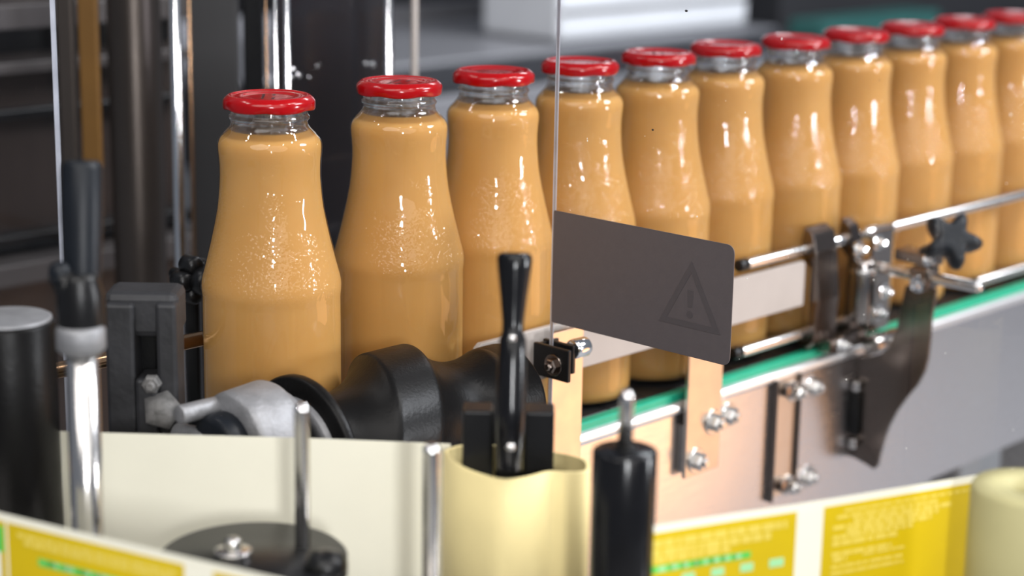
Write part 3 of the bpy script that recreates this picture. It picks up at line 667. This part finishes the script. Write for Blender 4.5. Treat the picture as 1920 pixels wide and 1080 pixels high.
# table that carries rollers, rods and webs
tcn = AD(740, 1000, 0.855); tcn = Vector((tcn.x, tcn.y, 0))
mt = thing('machine_table', 'flat steel table under the label rollers and rods', 'table', (tcn.x, tcn.y, -0.9))
obj('top', obox((tcn.x, tcn.y, ZB-0.0065), HR*0.30, HF*0.088, (0, 0, 0.006), 0.002), 'stainless', mt)
for a_s in (-1, 1):
    for b_s in (-1, 1):
        q = tcn + HR*0.27*a_s + HF*0.065*b_s
        obj('leg', cyl((q.x, q.y, -0.9), (q.x, q.y, ZB-0.012), 0.014, 16), 'stainless', mt)
# slim steel rods standing in front of the liner
def steel_rod(label, px, py, d, rpx):
    p = AD(px, py, d); r = rpx*d/F; t = thing('steel_rod', label, 'rod', (p.x, p.y, ZB), 'slim steel rods in front of the liner')
    obj('shank', lathe((p.x, p.y, ZB), (0, 0, 1), [(0, 0), (0, r), (p.z-ZB-r*0.7, r)], 24), 'stainless', t)
    obj('tip', lathe((p.x, p.y, p.z-r*0.7), (0, 0, 1), [(0, r), (r*0.35, r*0.92), (r*0.6, r*0.66), (r*0.7, 0)], 24), 'chrome', t)
steel_rod('slim steel rod with bright tip beside the cast bearing arm', 565, 757, 0.845, 14.5)
steel_rod('slim steel rod standing beside the cream paper hub', 809, 832, 0.830, 17)

# clamping lever on its steel column
lp = AD(152, 640, 0.850)
lv = thing('clamp_lever', 'tall black clamping lever on a polished steel column', 'lever', (lp.x, lp.y, ZB))
k_ = 0.850/F
obj('column', lathe((lp.x, lp.y, ZB), (0, 0, 1), [(0, 0), (0, 31*k_), (lp.z-ZB, 31*k_), (lp.z-ZB, 0)], 32), 'stainless', lv)
obj('collar', lathe((lp.x, lp.y, lp.z-0.006), (0, 0, 1), [(0, 0), (0, 33*k_), (0.003, 46*k_), (0.0115, 46*k_), (0.0135, 42*k_), (0.0135, 0)], 32), 'cast_aluminium', lv)
hb_ = AD(152, 592, 0.850)
obj('hub', lathe(hb_-Vector((0, 0, 0.010)), (0, 0, 1), [(0, 0), (0, 40*k_), (0.004, 45*k_), (0.020, 44*k_), (0.027, 36*k_), (0.030, 33*k_), (0.030, 0)], 32), 'black_plastic', lv)
hp0 = AD(155, 545, 0.850); hp1 = AD(154, 302, 0.850)
obj('grip', lathe(hp0, hp1-hp0, [(0, 0), (0, 31*k_), (0.006, 35*k_), ((hp1-hp0).length*0.6, 39*k_), ((hp1-hp0).length-0.004, 39*k_), ((hp1-hp0).length-0.001, 36*k_), ((hp1-hp0).length, 30*k_), ((hp1-hp0).length, 0)], 32), 'blue_black_plastic', lv)
s0_ = AD(150, 590, 0.850); s1_ = AD(113, 512, 0.842)
obj('side_arm', lathe(s0_, s1_-s0_, [(0, 0), (0, 26*k_), ((s1_-s0_).length, 22*k_), ((s1_-s0_).length, 0)], 24), 'black_plastic', lv)
obj('side_screw', lathe(s1_-Vector((0, 0, 0.004)), (0, 0, 1), [(0, 0), (0, 22*k_), (0.006, 21*k_), (0.0085, 15*k_), (0.0095, 0)], 24), 'blue_black_plastic', lv)

# reel plate under the liner
dp = AD(474, 1040, 0.850); rd = 0.0425
rp = thing('reel_plate', 'flat black reel plate with a bright centre screw before the liner', 'reel plate', (dp.x, dp.y, dp.z-0.09))
obj('disc', lathe(dp-Vector((0, 0, 0.006)), (0, 0, 1), [(0, 0), (0, rd*0.97), (0.002, rd), (0.005, rd), (0.006, rd*0.975), (0.006, 0)], 64), 'black_plastic', rp)
obj('spindle', cyl((dp.x, dp.y, dp.z-0.09), (dp.x, dp.y, dp.z-0.005), 0.010, 20), 'stainless', rp)
cs = AZ(437, 1042, dp.z)
obj('centre_screw', join(cyl(cs, cs+Vector((0, 0, 0.0030)), 0.0085, 24), lathe(cs, (0, 0, 1), [(0.003, 0.0040), (0.0075, 0.0038), (0.0085, 0.003), (0.0085, 0)], 6)), 'stainless', rp)
ks = AZ(612, 1062, dp.z)
obj('edge_knob', lathe(ks-Vector((0, 0, 0.004)), (0, 0, 1), [(0, 0), (0, 0.0095), (0.006, 0.0095), (0.010, 0.0070), (0.0115, 0)], 24), 'black_plastic', rp)

# paper hub: liner wound on a black clamping mandrel with a tapered lever
hubpx = [(832, 843), (842, 860), (864, 876), (905, 891), (945, 899), (990, 894), (1030, 884), (1066, 885), (1098, 884), (1107, 876), (1098, 860), (1050, 848), (960, 836), (870, 833)]
hp = [AZ(x, y, ZW) for x, y in hubpx]
hub = thing('paper_hub', 'cream paper wound round a black clamping mandrel', 'paper roll', (sum(p.x for p in hp)/len(hp), sum(p.y for p in hp)/len(hp), ZB))
loop = spline(hp + [hp[0]], 5)[:-1]; cen = sum(loop, Vector())/len(loop)
bm = bmesh.new(); rows = []
for p in loop:
    q = cen + (p-cen)*0.94
    rows.append([bm.verts.new((p.x, p.y, ZB)), bm.verts.new((p.x, p.y, ZW-0.0006)), bm.verts.new((p.x*0.985+cen.x*0.015, p.y*0.985+cen.y*0.015, ZW)), bm.verts.new((q.x, q.y, ZW)), bm.verts.new((q.x, q.y, ZB))])
n = len(rows)
for i in range(n):
    A, B = rows[i], rows[(i+1) % n]
    for j in range(5):
        f = bm.faces.new((A[j], B[j], B[(j+1) % 5], A[(j+1) % 5])); f.smooth = j == 0
obj('paper', bm, 'hub_paper', hub)
obj('core', prism([(cen.x+(p.x-cen.x)*0.90, cen.y+(p.y-cen.y)*0.90, ZB) for p in loop], (0, 0, 0.090)), 'black_plastic', hub)
ml_ = thing('mandrel_lever', 'black tapered lever handle rising from the clamping mandrel', 'lever', tuple(AD(960, 880, 0.885)))
k2 = 0.885/F
for (a, b, yt, d, dep) in ((868, 926, 762, 0.897, 0.008), (985, 1040, 764, 0.897, 0.008), (930, 986, 776, 0.905, 0.010)):
    pt = AD((a+b)/2, yt, d)
    hw = (b-a)/2*k2
    obj('jaw_block', obox((pt.x, pt.y, (pt.z+0.064)/2), HR*hw, HF*dep, (0, 0, (pt.z-0.064)/2), 0.0012), 'black_plastic', ml_)
g0 = AD(955, 880, 0.872); g1 = AD(965, 474, 0.872); Lg = (g1-g0).length
obj('handle', lathe(g0, g1-g0, [(0, 0), (0, 26*k2), (Lg*0.28, 28*k2), (Lg*0.50, 27*k2), (Lg*0.60, 25*k2), (Lg*0.635, 20*k2), (Lg*0.68, 20*k2), (Lg*0.80, 25*k2), (Lg*0.92, 31*k2), (Lg*0.975, 33*k2), (Lg*0.99, 31*k2), (Lg, 25*k2), (Lg, 0)], 32), 'black_gloss', ml_)
for (x, y, r_) in ((960, 634, 8), (957, 838, 9)):
    q = AD(x, y, 0.864); obj('screw', lathe(q-ray(x, y)*(-0.001), -ray(x, y), [(0, 0), (0, r_*k2), (0.0012, r_*k2), (0.002, r_*k2*0.6), (0.002, 0)], 16), 'stainless', ml_)

# cream paper roll at the edge, hollow top
p = AD(1935, 912, 0.845); r = 112*0.845/F
pr_ = thing('paper_roll', 'cream paper roll with a dark hollow core at the end of the label web', 'paper roll', (p.x, p.y, ZB))
obj('roll', lathe((p.x, p.y, ZB), (0, 0, 1), [(0, r*0.4), (0, r), (p.z-ZB-0.002, r), (p.z-ZB, r*0.96), (p.z-ZB, r*0.42), (p.z-ZB-0.02, r*0.4), (0, r*0.4)], 56), 'shaded_roll_paper', pr_)
obj('core', lathe((p.x, p.y, ZB), (0, 0, 1), [(0, 0), (0, r*0.38), (p.z-ZB-0.008, r*0.38), (p.z-ZB-0.008, 0)], 32), 'black_plastic', pr_)

# dark cast bracket behind the lever
cb = thing('slide_bracket', 'dark cast slide bracket with a slot and pale bolt behind the lever', 'bracket', tuple(AD(270, 680, 1.0)))
def slab(x0_, x1_, y0_, y1_, d, dep, m, name, bev=0.002):
    a = AD((x0_+x1_)/2, (y0_+y1_)/2, d); hw = (x1_-x0_)/2*d/F; hh = (y1_-y0_)/2*d/F/0.972
    return obj(name, obox(a, HR*hw, HF*dep, (0, 0, hh), bev), m, cb)
slab(208, 262, 560, 830, 1.000, 0.012, 'grey_black_casting', 'cheek')
slab(302, 340, 560, 830, 1.000, 0.012, 'grey_black_casting', 'cheek')
slab(262, 302, 700, 830, 1.000, 0.011, 'grey_black_casting', 'lower_bridge')
slab(204, 342, 538, 622, 1.000, 0.014, 'grey_black_casting', 'head', 0.004)
slab(262, 302, 622, 700, 1.012, 0.006, 'black_plastic', 'slot_back', 0.0)
q = AD(286, 718, 0.984); obj('bolt', hexbolt(q, -HF, 0.0050, 0.006, False), 'worn_metal', cb)
q = AD(298, 782, 0.984); obj('worn_lug', lathe(q+HF*0.008, -HF+Vector((0.3, 0, 0.5)), [(0, 0), (0, 0.010), (0.006, 0.011), (0.008, 0.006), (0.010, 0.005), (0.010, 0)], 5), 'worn_metal', cb)
q = AD(360, 818, 0.985); obj('lug_pin', cyl(AD(330, 812, 0.99), AD(392, 822, 0.98), 0.0055, 16), 'cast_aluminium', cb)

# ================================================================== BACKGROUND MACHINE
# star knob and black post behind the head bottle
fk = thing('far_star_knob', 'black knob peeking out behind the head bottle', 'knob', tuple(AY(355, 522, 0.09)))
q = AY(362, 522, 0.09)
bm = lathe(q-Vector((0, 0.006, 0)), (0, -1, 0), [(0, 0), (0, 0.007), (0.003, 0.009), (0.009, 0.009), (0.012, 0.007), (0.012, 0)], 24)
for an in range(5):
    c_ = q + Vector((math.cos(an*1.2566+0.6), 0, math.sin(an*1.2566+0.6)))*0.0095
    bm = join(bm, lathe(c_+Vector((0, 0.005, 0)), (0, -1, 0), [(0, 0), (0, 0.0045), (0.002, 0.006), (0.011, 0.006), (0.0135, 0.0045), (0.0135, 0)], 18))
obj('head', bm, 'black_plastic', fk)
obj('spindle', cyl(q+Vector((0, 0.004, 0)), q+Vector((0, 0.020, 0)), 0.004, 12), 'black_plastic', fk)
def vpost(name, label, px0, px1, y, zb, zt, m, cat='post', round_=True, group=None, depth=None, py=250):
    a = AY(px0, py, y); b = AY(px1, py, y); c = (a+b)/2; wv = abs((b-a).dot(HR))/2
    t = thing(name, label, cat, (c.x, c.y, zb), group)
    if round_: obj('shaft', cyl((c.x, c.y, zb), (c.x, c.y, zt), wv, 32, 0.001), m, t)
    else: obj('shaft', obox((c.x, c.y, (zb+zt)/2), HR*wv, HF*(depth or wv), (0, 0, (zt-zb)/2), 0.002), m, t)
    return t, c, wv
vpost('support_post', 'short black post behind the head bottle', 347, 380, 0.10, -0.9, 0.105, 'black_plastic', round_=False, py=650)
t, c, wv = vpost('machine_column', 'polished steel pole behind the head bottle', 319, 347, 0.30, -0.9, 0.5, 'chrome')
vpost('machine_column', 'thin brownish rod beside the polished steel pole', 355, 364, 0.33, -0.9, 0.5, 'brown_rod')
vpost('machine_column', 'wide dark round machine column', 196, 316, 0.42, -0.9, 0.6, 'gunmetal')
vpost('machine_column', 'dark square post beside the amber reflection strip', 112, 151, 0.34, -0.9, 0.6, 'gunmetal', round_=False)
vpost('machine_column', 'painted amber reflection strip beside the dark square post', 150, 196, 0.38, 0.12, 0.6, 'amber_reflection', round_=False, depth=0.004)
vpost('machine_cladding', 'plain slate grey upright panel behind the head bottle', 350, 458, 0.44, -0.9, 0.6, 'slate_panel', 'panel', False, depth=0.004)
vpost('machine_cladding', 'narrow black upright panel beside the slate panel', 456, 500, 0.43, -0.9, 0.6, 'black_plastic', 'panel', False, depth=0.004)
vpost('machine_cladding', 'dark upright cladding behind the smoky clear guard sheet', 499, 742, 0.50, -0.9, 0.6, 'dark_clad', 'panel', False, depth=0.004)
# clear side guard near the left edge
a = AY(106, 165, 0.16)
sg = thing('side_guard', 'clear acrylic side guard with a pale edge before the brown cabinet', 'panel', (a.x, a.y, -0.3))
obj('sheet', obox(Vector((a.x, a.y, 0.15))-HR*0.151, HR*0.15, HF*0.0015, (0, 0, 0.40)), 'acrylic', sg)
obj('edge', obox(Vector((a.x, a.y, 0.15))-HR*0.0005, HR*0.0010, HF*0.0025, (0, 0, 0.40)), 'panel_edge', sg)
# bright rods and clear tubes of the rear guard
for lab, p0_, p1_, y, m in (('bright chrome rod rising behind the first cap', 531, 545, 0.22, 'chrome'), ('slim chrome rod close beside the brighter rod', 513, 520, 0.24, 'chrome'), ('hair-thin brown rod in the row behind the first cap', 497, 501, 0.25, 'brown_rod'),
                        ('bright chrome rod rising behind the second cap', 719, 736, 0.24, 'chrome'), ('grey translucent rod between the second and third caps', 770, 784, 0.27, 'guide_plastic')):
    vpost('guard_rod', lab, p0_, p1_, y, -0.9, 0.5, m, 'rod', group='rods of the rear guard', py=70)
a = AY(520, 70, 0.26); b = AY(735, 70, 0.26)
rg = thing('rear_guard', 'smoky clear guard sheet between the two bright chrome rods', 'panel', (a.x, a.y, -0.3))
obj('sheet', box((a.x, 0.259, -0.3), (b.x, 0.262, 0.5)), 'acrylic_grey', rg)
bm = bmesh.new()
for (px, py, s) in ((551, 130, 0.004), (560, 141, 0.005), (686, 119, 0.005), (698, 120, 0.006), (600, 120, 0.0012), (580, 145, 0.002), (595, 125, 0.002), (548, 145, 0.003)):
    q = AY(px, py, 0.257); bmesh.ops.create_icosphere(bm, subdivisions=2, radius=s*0.45, matrix=Matrix.Translation(q))
dr = obj('sparkle_balls', bm, 'chrome', rg); dr['kind'] = 'stuff'  # chrome balls added as the sparkles on the sheet

# brown cabinet on the far left with ledges
cab = thing('machine_cabinet', 'dark brown machine cabinet with ledges behind the side guard', 'cabinet', (-0.1, 0.7, -0.9))
yc = 0.60
def zrow(py, y): return AY(60, py, y).z
cx0 = AY(-300, 300, yc).x; cx1 = AY(330, 300, yc).x
obj('body', box((cx0, yc, -0.9), (cx1, yc+0.4, 0.6)), 'cabinet_brown', cab)
for (pa, pb, out, m) in ((0, 44, 0.03, 'cabinet_grey'), (48, 96, -0.0, 'black_plastic'), (108, 128, 0.02, 'cabinet_grey'), (198, 214, 0.012, 'black_plastic'), (425, 452, 0.02, 'black_plastic'), (462, 500, 0.05, 'cabinet_grey'), (505, 600, 0.03, 'gunmetal')):
    obj('ledge', box((cx0, yc-out-0.004, zrow(pb, yc)), (cx1, yc+0.01, zrow(pa, yc)), 0.001), m, cab)

# long steel hood and bed behind the bottle row
ya = 1.15
hd = thing('rear_bed', 'long pale steel machine bed running behind the bottle row', 'machine bed', (0.9, ya+0.1, -0.9))
def zc(px, py, y): return AY(px, py, y).z
xa = AY(505, 100, ya).x; xb = AY(1500, 60, ya).x
obj('front_face', box((xa, ya, -0.9), (xb, ya+0.02, zc(900, 175, ya)), 0.004), 'hood_steel', hd)
obj('shadow_gap', box((xa, ya+0.03, -0.9), (xb, ya+0.05, zc(900, 114, ya+0.04)), 0.002), 'hood_dark', hd)
obj('top_bed', prism([(xa, ya+0.05, zc(900, 116, ya+0.05)), (xa, ya+0.055, zc(900, 108, ya+0.05)), (xa, ya+0.50, zc(900, 108, ya+0.05)+0.002), (xa, ya+0.50, zc(900, 108, ya+0.05)-0.05)], (xb-xa, 0, 0)), 'hood_steel', hd)
obj('rear_rail', box((xa, ya+0.50, 0.0), (xb, ya+0.54, zc(900, 2, ya+0.50)), 0.003), 'hood_steel', hd)
# added white block on the bed, standing in for glare there
yw = ya+0.10; xw0 = AY(1050, 40, yw).x; xw1 = AY(1402, 40, yw).x
wc = thing('glare_block', 'added white block painting the glare behind the fifth bottle cap', 'cabinet', (xw0, yw, 0.1))
zt_ = zc(900, 108, ya+0.05)+0.003
obj('body', box((xw0, yw, zt_), (xw1, yw+0.18, 0.5), 0.01), 'glare_white', wc)
obj('grey_band', box((xw0+0.004, yw-0.002, zc(1230, 14, yw)), (xw1-0.004, yw+0.005, zc(1230, 6, yw))), 'cabinet_grey', wc)
# dark box with teal cover past the bed
x2 = xb + 0.02
bx2 = thing('drive_box', 'dark drive box with a teal cover behind the far bottles', 'machine box', (x2+0.4, ya+0.2, -0.9))
obj('body', box((x2, ya, -0.9), (x2+2.6, ya+0.6, AY(1560, 72, ya).z), 0.004), 'hall_dark', bx2)
obj('cover', box((x2+0.03, ya-0.02, AY(1560, 84, ya-0.02).z), (AY(1760, 60, ya-0.02).x, ya+0.06, AY(1560, 40, ya-0.02).z), 0.004), 'teal_paint', bx2)
obj('top_box', box((x2+0.1, ya+0.13, -0.1), (x2+2.6, ya+0.6, 0.5), 0.004), 'hall_dark', bx2)
